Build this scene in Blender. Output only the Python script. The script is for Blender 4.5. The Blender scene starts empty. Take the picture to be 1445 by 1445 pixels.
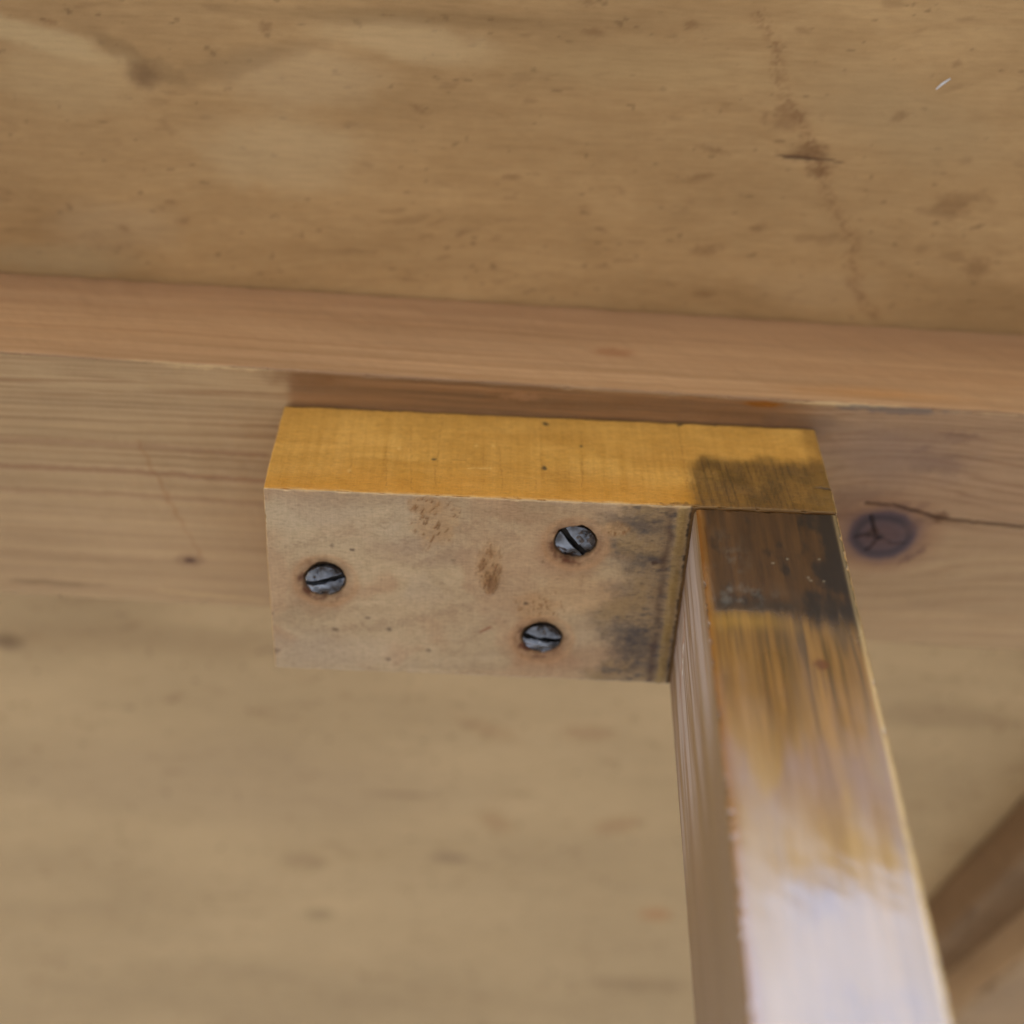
import bpy, math, random
import numpy as np
from mathutils import Matrix, Vector

# ------------------------------------------------------------------ scene, camera, light
scene = bpy.context.scene
col = scene.collection
MM = 0.001
ZO = 450.0                      # height of the lens above the ground, mm
F = 2126.0                      # focal length in photo pixels (1445 wide)

def unit(a):
    a = np.array(a, float)
    return a / np.linalg.norm(a)
D_ = unit([41, -1552, F])
V_ = unit([-152, 2908, F]); V_ = unit(V_ - D_ * (V_ @ D_))
U_ = np.cross(V_, D_)
R_ = np.array([U_, V_, D_])     # camera axes -> world axes (X right, Y away, Z up)

cam_data = bpy.data.cameras.new('camera')
cam = bpy.data.objects.new('camera', cam_data)
col.objects.link(cam)
rx, up, bk = R_ @ [1, 0, 0], R_ @ [0, -1, 0], R_ @ [0, 0, -1]
cam.matrix_world = Matrix(((rx[0], up[0], bk[0], 0), (rx[1], up[1], bk[1], 0),
                           (rx[2], up[2], bk[2], ZO * MM), (0, 0, 0, 1)))
cam_data.sensor_width = 36
cam_data.sensor_fit = 'HORIZONTAL'
cam_data.lens = 36 * F / 1445
cam_data.clip_start = 0.005
cam_data.clip_end = 500
cam_data.dof.use_dof = True
cam_data.dof.focus_distance = 0.255
cam_data.dof.aperture_fstop = 8.0
cam_data.dof.aperture_blades = 0
scene.camera = cam

world = bpy.data.worlds.new('World')
scene.world = world
world.use_nodes = True
wt = world.node_tree
wt.nodes.clear()
w_out = wt.nodes.new('ShaderNodeOutputWorld')
w_bg = wt.nodes.new('ShaderNodeBackground')
sky = wt.nodes.new('ShaderNodeTexSky')
sky.sky_type = 'NISHITA'
sky.sun_disc = False
SUN_EL, SUN_AZ = math.radians(58), math.radians(255)     # azimuth clockwise from +Y
sky.sun_elevation = SUN_EL
sky.sun_rotation = SUN_AZ
sky.air_density = 1.0
sky.dust_density = 2.6
sky.ozone_density = 0.6
w_bg.inputs['Strength'].default_value = 0.15
wt.links.new(sky.outputs[0], w_bg.inputs[0])
wt.links.new(w_bg.outputs[0], w_out.inputs[0])

sun_data = bpy.data.lights.new('sun', 'SUN')
sun_data.energy = 0.7
sun_data.angle = math.radians(12)
sun_data.color = (1.0, 0.94, 0.85)
sun = bpy.data.objects.new('sun', sun_data)
col.objects.link(sun)
sdir = Vector((math.sin(SUN_AZ) * math.cos(SUN_EL), math.cos(SUN_AZ) * math.cos(SUN_EL), math.sin(SUN_EL)))
sun.rotation_euler = sdir.to_track_quat('Z', 'Y').to_euler()
sun.location = (0, 0, 3)

scene.view_settings.view_transform = 'Standard'
scene.view_settings.look = 'None'
scene.view_settings.gamma = 1.0
scene.view_settings.exposure = 2.65
scene.cycles.max_bounces = 8
scene.cycles.diffuse_bounces = 5
scene.cycles.use_denoising = True

# ------------------------------------------------------------------ measuring helpers (all lengths in mm)
def ray(x, y):
    return R_ @ np.array([x - 722.5, y - 722.5, F])
def on_z(x, y, z):              # point of the plane Z=z seen at a photo pixel
    r = ray(x, y); return r / r[2] * z
def on_y(x, y, Y):
    r = ray(x, y); return r / r[1] * Y
def on_x(x, y, X):
    r = ray(x, y); return r / r[0] * X

Z0, Z1, Z2 = 210.0, 236.8, 268.0          # block face, rail face, panel face
BX0, BX1, BY0, BY1 = -39.7, 59.2, 150.5, 191.8
LX0 = 34.4
_l = ray(805, -920); LEAN = (_l[0] / _l[2], _l[1] / _l[2])      # the leg is not quite square to the block

# ------------------------------------------------------------------ numpy noise
def hash2(ix, iy, seed):
    ix = ix.astype(np.int64); iy = iy.astype(np.int64)
    h = (ix * 374761393 + iy * 668265263 + seed * 1442695041) & 0xffffffff
    h = ((h ^ (h >> 13)) * 1274126177) & 0xffffffff
    h = (h ^ (h >> 16)) & 0xffffffff
    return h / 4294967295.0
def vnoise(x, y, seed=0):
    x = np.asarray(x, float); y = np.asarray(y, float)
    ix = np.floor(x); iy = np.floor(y)
    fx = x - ix; fy = y - iy
    fx = fx * fx * fx * (fx * (fx * 6 - 15) + 10); fy = fy * fy * fy * (fy * (fy * 6 - 15) + 10)
    a = hash2(ix, iy, seed); b = hash2(ix + 1, iy, seed)
    c = hash2(ix, iy + 1, seed); d = hash2(ix + 1, iy + 1, seed)
    return (a * (1 - fx) + b * fx) * (1 - fy) + (c * (1 - fx) + d * fx) * fy
def fbm(x, y, seed=0, octv=4, gain=0.5):       # about 0..1, mean 0.5
    t = 0; amp = 1; tot = 0
    for k in range(octv):
        ca, sa = math.cos(0.7 * k), math.sin(0.7 * k)
        if k == 0: ca, sa = 1, 0
        t = t + amp * vnoise(x * 2 ** k + 17.3 * k, y * 2 ** k - 9.1 * k, seed + k * 13)
        tot += amp; amp *= gain
    return t / tot
def sst(a, b, x):
    t = np.clip((x - a) / (b - a), 0, 1)
    return t * t * (3 - 2 * t)
def seg_dist(px, py, pts):      # distance to a polyline and position along it 0..1
    best = np.full(px.shape, 1e9); par = np.zeros(px.shape)
    n = len(pts) - 1
    for i in range(n):
        ax, ay = pts[i][0], pts[i][1]; bx, by = pts[i + 1][0], pts[i + 1][1]
        dx, dy = bx - ax, by - ay
        t = np.clip(((px - ax) * dx + (py - ay) * dy) / (dx * dx + dy * dy + 1e-9), 0, 1)
        d = np.hypot(px - ax - t * dx, py - ay - t * dy)
        m = d < best
        best[m] = d[m]; par[m] = (i + t[m]) / n
    return best, par

# ------------------------------------------------------------------ colours
K = np.array([1.30, 1.30, 1.20])
def P(r, g, b, k=1.0):          # an albedo from 8-bit sRGB values
    c = np.array([r, g, b], float) / 255
    c = np.where(c <= 0.04045, c / 12.92, ((c + 0.055) / 1.055) ** 2.4)
    return np.clip(c * K * k, 0.002, 0.9)

class Paint:                    # colour, roughness and relief of one face, per vertex
    def __init__(self, a, b, base, rough=0.6):
        self.a, self.b = a, b
        self.c = np.tile(np.asarray(base, float), (a.size, 1))
        self.r = np.full(a.size, rough); self.h = np.zeros(a.size)
    def over(self, c, m):
        m = np.clip(m, 0, 1)[:, None]
        self.c = self.c * (1 - m) + np.asarray(c) * m
    def mul(self, m):
        m = np.asarray(m)
        if m.ndim == 1: m = m[:, None]
        self.c = self.c * m
    def blob(self, x, y, rx, ry, c, amt=1.0, ang=0.0, soft=0.5, warp=0.3, seed=1, freq=None):
        f = freq or 1.5 / max(rx, ry)
        wx = (fbm(self.a * f * 2, self.b * f * 2, seed) - 0.5) * 2 * warp * rx
        wy = (fbm(self.a * f * 2 + 50, self.b * f * 2, seed + 5) - 0.5) * 2 * warp * ry
        dx, dy = self.a - x + wx, self.b - y + wy
        ca, sa = math.cos(ang), math.sin(ang)
        d = np.hypot((dx * ca + dy * sa) / rx, (-dx * sa + dy * ca) / ry)
        m = 1 - sst(1 - soft, 1 + soft, d)
        self.over(c, m * amt)
        return m
    def line(self, pts, w, c, amt=1.0, wob=0.0, seed=3, taper=True, breakup=0.0, depth=0.0):
        a = self.a + (fbm(self.a * 0.6, self.b * 0.6, seed) - 0.5) * 2 * wob
        b = self.b + (fbm(self.a * 0.6 + 31, self.b * 0.6, seed + 2) - 0.5) * 2 * wob
        d, t = seg_dist(a, b, pts)
        ww = w * (np.clip(4 * t * (1 - t), 0, 1) ** 0.5 * 0.8 + 0.2 if taper else 1)
        m = 1 - sst(0.4, 1.3, d / ww)
        if breakup: m = m * sst(breakup - 0.12, breakup + 0.12, fbm(self.a * 1.7, self.b * 1.7, seed + 9))
        self.over(c, m * amt)
        self.h -= depth * m
        return m

# ------------------------------------------------------------------ mesh building
def lines(lo, hi, step, marks=()):
    n = max(2, int(round((hi - lo) / step)) + 1)
    return np.linspace(lo, hi, n)

class Builder:
    def __init__(self):
        self.v, self.f, self.c, self.r, self.n = [], [], [], [], 0
    def grid(self, pts, nu, nv, colr, rough, flip=False):
        idx = np.arange(nu * nv).reshape(nu, nv) + self.n
        q = np.stack([idx[:-1, :-1], idx[1:, :-1], idx[1:, 1:], idx[:-1, 1:]], -1).reshape(-1, 4)
        if flip: q = q[:, ::-1]
        self.v.append(pts); self.f.append(q); self.c.append(colr); self.r.append(rough)
        self.n += nu * nv
    def make(self, name, mat, parent, origin, smooth=True):
        v = np.concatenate(self.v) - np.asarray(origin); f = np.concatenate(self.f)
        me = bpy.data.meshes.new(name)
        me.vertices.add(len(v)); me.vertices.foreach_set('co', (v * MM).astype(np.float32).ravel())
        me.loops.add(f.size); me.loops.foreach_set('vertex_index', f.astype(np.int32).ravel())
        me.polygons.add(len(f))
        me.polygons.foreach_set('loop_start', np.arange(0, f.size, 4, dtype=np.int32))
        me.polygons.foreach_set('loop_total', np.full(len(f), 4, dtype=np.int32))
        me.update(calc_edges=True)
        me.polygons.foreach_set('use_smooth', np.full(len(f), smooth))
        ca = me.color_attributes.new('Col', 'FLOAT_COLOR', 'POINT')
        cc = np.ones((len(v), 4), np.float32); cc[:, :3] = np.concatenate(self.c)
        ca.data.foreach_set('color', cc.ravel())
        ra = me.attributes.new('Rgh', 'FLOAT', 'POINT')
        ra.data.foreach_set('value', np.concatenate(self.r).astype(np.float32))
        me.materials.append(mat)
        return link(name, me, parent, origin)

def link(name, me, parent, origin):
    ob = bpy.data.objects.new(name, me)
    col.objects.link(ob)
    o = Vector((origin[0] * MM, origin[1] * MM, (origin[2] + ZO) * MM))
    if parent is not None:
        ob.parent = parent
        pw = Vector((0, 0, 0)); p = parent
        while p is not None: pw += p.location; p = p.parent
        o = o - pw
    ob.location = o
    return ob

# a bar with rounded, slightly uneven edges; every face gets its own sampling and paint
def bar(name, lo, hi, mat, parent, faces, lean=None, rad=0.6, default_step=3.0, default=None, rot=0.0, edge_seed=0, edge_amp=0.15, origin=None):
    lo = np.array(lo, float); hi = np.array(hi, float)
    B = Builder()
    cz, sz = math.cos(rot), math.sin(rot)
    ctr = (lo + hi) / 2
    for ax in range(3):
        for side in (0, 1):
            key = ('-' if side == 0 else '+') + 'xyz'[ax]
            ua, va = [(1, 2), (0, 2), (0, 1)][ax]
            fn, ulist, vlist = faces.get(key, (None, None, None))
            if ulist is None: ulist = lines(lo[ua], hi[ua], default_step)
            if vlist is None: vlist = lines(lo[va], hi[va], default_step)
            def edgey(L, a, b):
                e = np.array([0, .12, .3, .6, 1.0]) * rad
                L = L[(L > a + rad * 1.05) & (L < b - rad * 1.05)]
                return np.concatenate([a + e, L, (b - e)[::-1]])
            ul = edgey(np.asarray(ulist), lo[ua], hi[ua]); vl = edgey(np.asarray(vlist), lo[va], hi[va])
            A, Bv = np.meshgrid(ul, vl, indexing='ij')
            a, b = A.ravel(), Bv.ravel()
            p = np.zeros((a.size, 3)); p[:, ua] = a; p[:, va] = b; p[:, ax] = (lo, hi)[side][ax]
            # rounding
            rr = rad * (0.75 + 0.5 * fbm(p[:, 0] * .12 + p[:, 2] * .05, p[:, 1] * .12 - p[:, 2] * .09, edge_seed))
            q = np.minimum(np.maximum(p, lo + rr[:, None]), hi - rr[:, None])
            dv = p - q; L = np.linalg.norm(dv, axis=1, keepdims=True)
            nrm = dv / np.maximum(L, 1e-6)
            p2 = q + nrm * rr[:, None]
            wv = (fbm(p[:, 0] * .25 + p[:, 2] * .17, p[:, 1] * .25 + p[:, 2] * .21, edge_seed + 7) - .5) * edge_amp
            edge = 1 - np.clip(np.abs(nrm).max(axis=1), 0, 1)
            if fn:
                pt = fn(a, b)
                c, r, h = pt.c, pt.r, pt.h
            else:
                base = default if default is not None else P(150, 120, 85)
                c = np.tile(base, (a.size, 1)); r = np.full(a.size, .6); h = np.zeros(a.size)
            ch = fbm(p[:, 0] * .9 + p[:, 2] * .31, p[:, 1] * .9 + p[:, 2] * .77, edge_seed + 17, 3, .6)
            wv = wv - rad * (.6 * sst(.60, .76, ch) + .15 * ch) * np.clip(edge * 4, 0, 1)
            p2 = p2 + nrm * (h + wv)[:, None]
            if rot:
                x = p2[:, 0] - ctr[0]; y = p2[:, 1] - ctr[1]
                p2[:, 0] = ctr[0] + x * cz - y * sz; p2[:, 1] = ctr[1] + x * sz + y * cz
            if lean is not None:
                p2[:, 0] += (p2[:, 2] - hi[2]) * lean[0]; p2[:, 1] += (p2[:, 2] - hi[2]) * lean[1]
            flip = (side == 0) != (ax == 1)
            B.grid(p2, len(ul), len(vl), c, r, flip)
    return B.make(name, mat, parent, ctr if origin is None else origin)

# ------------------------------------------------------------------ materials
def wood(name, sc_long, axis='X', s_fine=0.25, s_med=0.2, cross=0.0, bump=0.25, spec=0.4, coat=0.0, coat_rough=0.2,
         dark=(0.80, 0.70, 0.55), fine=2.2, med=0.35, rough_var=0.12, pores=0.0, coat_ior=1.5, blotch=0.0):
    m = bpy.data.materials.new(name); m.use_nodes = True
    t = m.node_tree; t.nodes.clear()
    N = lambda k: t.nodes.new(k)
    out = N('ShaderNodeOutputMaterial'); bs = N('ShaderNodeBsdfPrincipled')
    t.links.new(bs.outputs[0], out.inputs[0])
    ca = N('ShaderNodeAttribute'); ca.attribute_name = 'Col'
    ra = N('ShaderNodeAttribute'); ra.attribute_name = 'Rgh'
    tc = N('ShaderNodeTexCoord')
    def mapped(sx, sy, sz, off=0):
        mp = N('ShaderNodeMapping'); t.links.new(tc.outputs['Object'], mp.inputs[0])
        mp.inputs['Scale'].default_value = (sx * 1000, sy * 1000, sz * 1000)
        mp.inputs['Location'].default_value = (off, off * 1.7, off * .6)
        return mp.outputs[0]
    def noise(vec, detail=4, rough=.6, dist=0.0):
        n = N('ShaderNodeTexNoise'); n.inputs['Scale'].default_value = 1
        n.inputs['Detail'].default_value = detail; n.inputs['Roughness'].default_value = rough
        n.inputs['Distortion'].default_value = dist
        t.links.new(vec, n.inputs['Vector']); return n.outputs[0]
    def math_(op, a, b=None, clamp=False):
        n = N('ShaderNodeMath'); n.operation = op; n.use_clamp = clamp
        for i, x in enumerate((a, b)):
            if x is None: continue
            if isinstance(x, (int, float)): n.inputs[i].default_value = x
            else: t.links.new(x, n.inputs[i])
        return n.outputs[0]
    def ax(l, s):
        return {'X': (l, s, s), 'Y': (s, l, s), 'Z': (s, s, l)}[axis]
    nf = noise(mapped(*ax(fine * sc_long, fine)), 5, .65)
    nm = noise(mapped(*ax(med * sc_long, med), 11), 4, .55, .4)
    iso = noise(mapped(3.2, 3.2, 3.2, 5), 3, .6)
    f = math_('MULTIPLY', math_('SUBTRACT', nf, .5), s_fine * 2)
    g = math_('MULTIPLY', math_('SUBTRACT', nm, .5), s_med * 2)
    i_ = math_('MULTIPLY', math_('SUBTRACT', iso, .5), s_fine * .8)
    tot = math_('ADD', math_('ADD', f, g), i_)
    if cross:
        oa = {'X': (fine, fine * sc_long, fine), 'Y': (fine, fine, fine), 'Z': (fine * sc_long, fine, fine)}[axis]
        if axis == 'X': oa = (fine * 1.1, fine * .06, fine * .06)
        nc = noise(mapped(*oa, 23), 4, .7)
        tot = math_('ADD', tot, math_('MULTIPLY', math_('SUBTRACT', nc, .5), cross * 2))
    if pores:
        mp = mapped(*ax(.55, 3.0), 41)
        vo = N('ShaderNodeTexVoronoi'); vo.inputs['Scale'].default_value = .8
        t.links.new(mp, vo.inputs['Vector'])
        pm = math_('SUBTRACT', 1.0, math_('MULTIPLY', vo.outputs['Distance'], 5.0, True), True)
        gate = math_('MULTIPLY', math_('SUBTRACT', noise(mapped(.12, .12, .12, 3), 2), .45), 4.0, True)
        tot = math_('SUBTRACT', tot, math_('MULTIPLY', math_('MULTIPLY', pm, gate), pores))
    # darker grain turns redder: mix the painted colour with itself times `dark`
    pos = math_('ADD', 1.0, tot)
    sc = N('ShaderNodeVectorMath'); sc.operation = 'SCALE'
    t.links.new(ca.outputs['Color'], sc.inputs[0]); t.links.new(pos, sc.inputs['Scale'])
    dk = N('ShaderNodeVectorMath'); dk.operation = 'MULTIPLY'
    t.links.new(sc.outputs[0], dk.inputs[0]); dk.inputs[1].default_value = dark
    fac = math_('MULTIPLY', math_('SUBTRACT', 0.0, tot), 2.0, True)
    mx = N('ShaderNodeMix'); mx.data_type = 'RGBA'
    t.links.new(fac, mx.inputs[0]); t.links.new(sc.outputs[0], mx.inputs[6]); t.links.new(dk.outputs[0], mx.inputs[7])
    t.links.new(mx.outputs[2], bs.inputs['Base Color'])
    rr = math_('ADD', ra.outputs['Fac'], math_('MULTIPLY', math_('SUBTRACT', nm, .5), rough_var * 2), True)
    if blotch:
        nb = noise(mapped(.10, .10, .045, 7), 4, .6, .6)
        rr = math_('ADD', rr, math_('MULTIPLY', math_('SUBTRACT', nb, .5), blotch), True)
    t.links.new(rr, bs.inputs['Roughness'])
    bs.inputs['Specular IOR Level'].default_value = spec
    if coat:
        t.links.new(math_('MULTIPLY', math_('MULTIPLY', math_('SUBTRACT', .66, ra.outputs['Fac']), 6.0, True), coat), bs.inputs['Coat Weight'])
        bs.inputs['Coat IOR'].default_value = coat_ior
        t.links.new(math_('MULTIPLY', rr, coat_rough), bs.inputs['Coat Roughness'])
    bp = N('ShaderNodeBump'); bp.inputs['Strength'].default_value = bump; bp.inputs['Distance'].default_value = 0.0002
    t.links.new(tot, bp.inputs['Height']); t.links.new(bp.outputs[0], bs.inputs['Normal'])
    return m

mat_ply = wood('plywood_veneer', .12, 'X', s_fine=.13, s_med=.06, bump=.2, spec=.3, fine=1.3, med=.13, pores=.10)
mat_pine = wood('pine', .02, 'X', s_fine=.20, s_med=.12, bump=.35, spec=.35, fine=1.6, med=.35)
mat_block = wood('block_wood', .35, 'X', s_fine=.30, s_med=.08, cross=.12, bump=.9, spec=.3, fine=2.4, med=.3, pores=.12)
mat_leg = wood('varnished_leg', .04, 'Z', s_fine=.20, s_med=.16, bump=.12, spec=.15, coat=1.0, coat_ior=2.1, coat_rough=.5, fine=1.3, med=.35, blotch=.25)
mat_brace = wood('brace_wood', .08, 'X', s_fine=.12, s_med=.2, bump=.2, spec=.3, fine=1.0, med=.1)

def simple(name, colr, rough=.8, scale=30, var=.2):
    m = bpy.data.materials.new(name); m.use_nodes = True
    t = m.node_tree; bs = t.nodes['Principled BSDF']
    tc = t.nodes.new('ShaderNodeTexCoord')
    n = t.nodes.new('ShaderNodeTexNoise'); n.inputs['Scale'].default_value = scale; n.inputs['Detail'].default_value = 8
    t.links.new(tc.outputs['Object'], n.inputs['Vector'])
    r = t.nodes.new('ShaderNodeValToRGB')
    r.color_ramp.elements[0].position = .3; r.color_ramp.elements[1].position = .7
    r.color_ramp.elements[0].color = [c * (1 - var) for c in colr] + [1]
    r.color_ramp.elements[1].color = [min(1, c * (1 + var)) for c in colr] + [1]
    t.links.new(n.outputs[0], r.inputs[0]); t.links.new(r.outputs[0], bs.inputs['Base Color'])
    bs.inputs['Roughness'].default_value = rough
    return m

# ------------------------------------------------------------------ ground
gm = bpy.data.meshes.new('ground')
S = 60
gm.from_pydata([(-S, -S, 0), (S, -S, 0), (S, S, 0), (-S, S, 0)], [], [(0, 1, 2, 3)])
gm.materials.append(simple('pale_paving', (.125, .119, .106), .85, 6, .12))
ground = bpy.data.objects.new('ground', gm); col.objects.link(ground)
ground['kind'] = 'structure'; ground['label'] = 'pale paved ground below the table'

# ------------------------------------------------------------------ the table
table = bpy.data.objects.new('wooden_table', None)
col.objects.link(table)
table.location = (0, 0.25, 0)
table.empty_display_size = .05
table['category'] = 'table'
table['label'] = 'worn wooden table seen from below, plywood top with pine rail and stained varnished leg'

# ---- plywood panel -----------------------------------------------------------
def paint_panel(x, y):
    p = Paint(x, y, P(165, 132, 91), .6)
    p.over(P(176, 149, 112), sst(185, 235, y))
    # cloudy rotary-cut figure, stretched along X
    wx = x + (fbm(x * .02, y * .05, 3) - .5) * 40
    wy = y + (fbm(x * .014 + 9, y * .02, 8) - .5) * 22
    c1 = fbm(wx * .022, wy * .075, 21, 5, .55)
    c2 = fbm(wx * .05, wy * .30, 33, 4)
    band = fbm(x * .006, wy * .22, 55, 3)
    nearm = 1 - sst(180, 200, y)
    p.mul(1 + ((c1 - .5) * (.45 + .55 * nearm))[:, None] * np.array([.34, .38, .44]))
    p.mul(1 + ((c2 - .5) * nearm)[:, None] * np.array([.12, .15, .19]))
    c3 = fbm(x * .018 + 3, y * .035, 57, 4)
    p.mul(1 + (c3 - .5)[:, None] * np.array([.36, .38, .40]))
    c4 = fbm(x * .35, y * .6, 58, 3, .7)
    p.mul(1 + ((c4 - .5) * nearm)[:, None] * np.array([.12, .15, .19]))
    # fine wood lines
    ln = fbm(wx * .02, wy * 1.3, 77, 3)
    p.mul(1 + ((ln - .5) * (1 - sst(180, 200, y)))[:, None] * np.array([.10, .13, .17]))
    # little dark brown flecks
    fl = fbm(wx * .16, wy * .42, 91, 3)
    p.over(P(128, 96, 62), sst(.70, .86, fl) * .35)
    fl = fbm(x * .5, y * .8, 95, 3)
    p.over(P(104, 78, 50), sst(.78, .86, fl) * .5)
    def at(px, py): q = on_z(px, py, Z2); return q[0], q[1]
    def S(px, py, rx, ry, c, amt, **k):
        q = at(px, py); p.blob(q[0], q[1], rx, ry, c, amt, **k)
    # pale clouded areas and swirls
    S(60, 55, 14, 2.2, P(186, 160, 120), .6, ang=.25, seed=11)
    S(580, 60, 15, 3.2, P(188, 160, 120), .6, ang=.12, seed=12)
    S(430, 110, 14, 5.0, P(184, 156, 118), .5, seed=13)
    S(400, 215, 14, 7.0, P(184, 158, 120), .5, seed=14)
    S(90, 110, 14, 6.0, P(178, 150, 110), .45, seed=15)
    S(560, 25, 26, 1.5, P(122, 96, 62), .35, seed=16)
    S(190, 80, 10, 1.8, P(126, 98, 64), .5, ang=.5, seed=17)
    S(330, 90, 14, 2.2, P(130, 102, 68), .4, ang=-.3, seed=18)
    S(203, 106, 2.6, 2.0, P(96, 68, 42), .7, soft=.8, seed=19)
    S(160, 320, 12, 5, P(172, 146, 112), .4, seed=20)
    S(80, 365, 14, 3, P(166, 146, 112), .4, seed=22)
    S(1280, 170, 18, 7, P(164, 136, 98), .45, ang=.3, seed=23)
    S(900, 95, 22, 4, P(172, 142, 100), .45, seed=24)
    S(1160, 410, 12, 4, P(172, 142, 104), .45, seed=25)
    S(1400, 440, 16, 6, P(124, 96, 62), .3, seed=26)
    for (a, b, rx, ry, s) in ((258, 312, 1.4, .6, 1), (240, 285, 1.0, .5, 2), (175, 322, .9, .5, 3), (97, 290, .7, .5, 4),
                              (1068, 323, 1.6, .9, 5), (1000, 352, 2.6, 1.0, 6), (993, 415, 2.0, .8, 7), (848, 324, 1.2, .5, 8),
                              (1380, 378, 2.4, 2.2, 9), (1270, 165, 1.5, .7, 10), (1350, 90, .9, .6, 11), (840, 45, 2.0, .7, 12),
                              (70, 30, 1.4, .5, 13), (590, 153, 1.6, .6, 14), (650, 330, 1.2, .5, 15), (720, 250, 2.0, .5, 16),
                              (975, 35, 1.2, .7, 17), (1000, 210, 2.6, .6, 18), (375, 38, 1.0, 1.0, 19), (1345, 290, 5.0, 2.0, 20),
                              (990, 250, 2.6, .7, 21), (830, 3, 1.2, .6, 22)):
        S(a, b, rx, ry, P(116, 82, 50), .45, seed=100 + s, ang=(s % 5 - 2) * .2, warp=.7, soft=.7)
    # wandering water mark with a darker rim on its left
    wm = [at(*q) for q in ((1072, 20), (1096, 70), (1098, 120), (1128, 170), (1150, 215), (1160, 245), (1172, 280), (1186, 310),
                           (1208, 345), (1196, 365), (1216, 390), (1202, 400), (1222, 430), (1236, 452))]
    p.line(wm, 1.5, P(138, 102, 66), .4, wob=1.4, seed=40, taper=False, breakup=.5)
    p.line(wm, .45, P(120, 84, 52), .45, wob=1.1, seed=41, taper=False, breakup=.5)
    S(1145, 215, 3.0, 1.6, P(104, 70, 40), .6, warp=.8, seed=42)
    S(1115, 165, 4.0, 2.0, P(122, 88, 56), .5, warp=.8, seed=43)
    S(1158, 240, 2.4, 1.4, P(108, 74, 44), .6, warp=.8, seed=44)
    p.line([at(1085, 217), at(1192, 229)], .28, P(78, 52, 34), .8, wob=.15, depth=.1)
    p.line([at(1105, 222), at(1165, 227)], .2, P(66, 42, 26), .8, wob=.1, depth=.1)
    # far, defocused part below the rail
    S(185, 900, 60, 5, P(132, 102, 66), .22, seed=50)
    S(10, 905, 3.5, 2.2, P(92, 66, 42), .65, soft=.8, seed=51)
    S(330, 1100, 60, 14, P(160, 134, 104), .35, seed=52)
    S(1150, 1250, 4.0, 2.0, P(160, 104, 60), .5, seed=53)
    S(925, 1290, 4.0, 2.2, P(166, 112, 66), .55, seed=54)
    S(570, 1122, 9, 1.0, P(120, 92, 64), .4, seed=55)
    S(635, 1210, 5, 1.8, P(116, 92, 68), .5, seed=56)
    S(450, 1290, 4, 2.2, P(124, 100, 70), .5, seed=57)
    S(430, 1215, 6, 3, P(130, 102, 72), .4, seed=58)
    S(700, 1160, 5, 3, P(150, 112, 74), .4, ang=.7, seed=59)
    S(870, 1165, 6, 3, P(146, 104, 66), .35, ang=-.3, seed=60)
    S(690, 1030, 9, 2.5, P(152, 112, 74), .25, ang=.4, seed=61)
    S(830, 1035, 6, 2.5, P(148, 110, 76), .4, seed=62)
    S(900, 1390, 14, 3, P(124, 98, 66), .4, seed=63)
    S(1330, 1010, 16, 5, P(138, 112, 80), .4, seed=64)
    return p
px_ = np.concatenate([np.linspace(-420, -165, 14), np.arange(-160, 160.1, .5), np.linspace(165, 420, 14)])
py_ = np.concatenate([np.linspace(-26, 74, 20), np.arange(76, 146, .4), np.arange(146, 200, 2.0), np.arange(200, 420, 1.0), np.linspace(425, 520, 8)])
PANEL_Y0 = -26.0
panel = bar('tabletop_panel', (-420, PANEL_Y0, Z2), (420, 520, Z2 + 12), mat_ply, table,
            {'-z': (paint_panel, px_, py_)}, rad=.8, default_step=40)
panel['label'] = 'cloudy tan plywood underside with a wandering brown water mark'

# white fibre stuck on the panel
fib_pts = [on_z(1321, 126, Z2 - .45), on_z(1329, 119, Z2 - .6), on_z(1341, 111, Z2 - .35)]
def tube(pts, radii, n=8):
    vs, fs = [], []
    pts = [np.array(p, float) for p in pts]
    for i, p in enumerate(pts):
        d = unit(pts[min(i + 1, len(pts) - 1)] - pts[max(i - 1, 0)])
        a = unit(np.cross(d, [0, 0, 1] if abs(d[2]) < .9 else [1, 0, 0])); b = np.cross(d, a)
        for k in range(n):
            t = 2 * math.pi * k / n
            vs.append(p + radii[i] * (a * math.cos(t) + b * math.sin(t)))
    for i in range(len(pts) - 1):
        for k in range(n):
            fs.append((i * n + k, i * n + (k + 1) % n, (i + 1) * n + (k + 1) % n, (i + 1) * n + k))
    fs.append(tuple(range(n))[::-1]); fs.append(tuple(range((len(pts) - 1) * n, len(pts) * n)))
    return vs, fs
vs, fs = tube(fib_pts, (.12, .2, .1))
fm = bpy.data.meshes.new('white_fibre'); o = fib_pts[1]
fm.from_pydata([tuple((v - o) * MM) for v in vs], [], fs)
fm.materials.append(simple('pale_bristle', (.78, .80, .80), .5, 400, .05))
fib = link('white_fibre', fm, None, o)
fib['label'] = 'short white fibre stuck to the plywood near the upper right corner'; fib['category'] = 'fibre'

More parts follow.
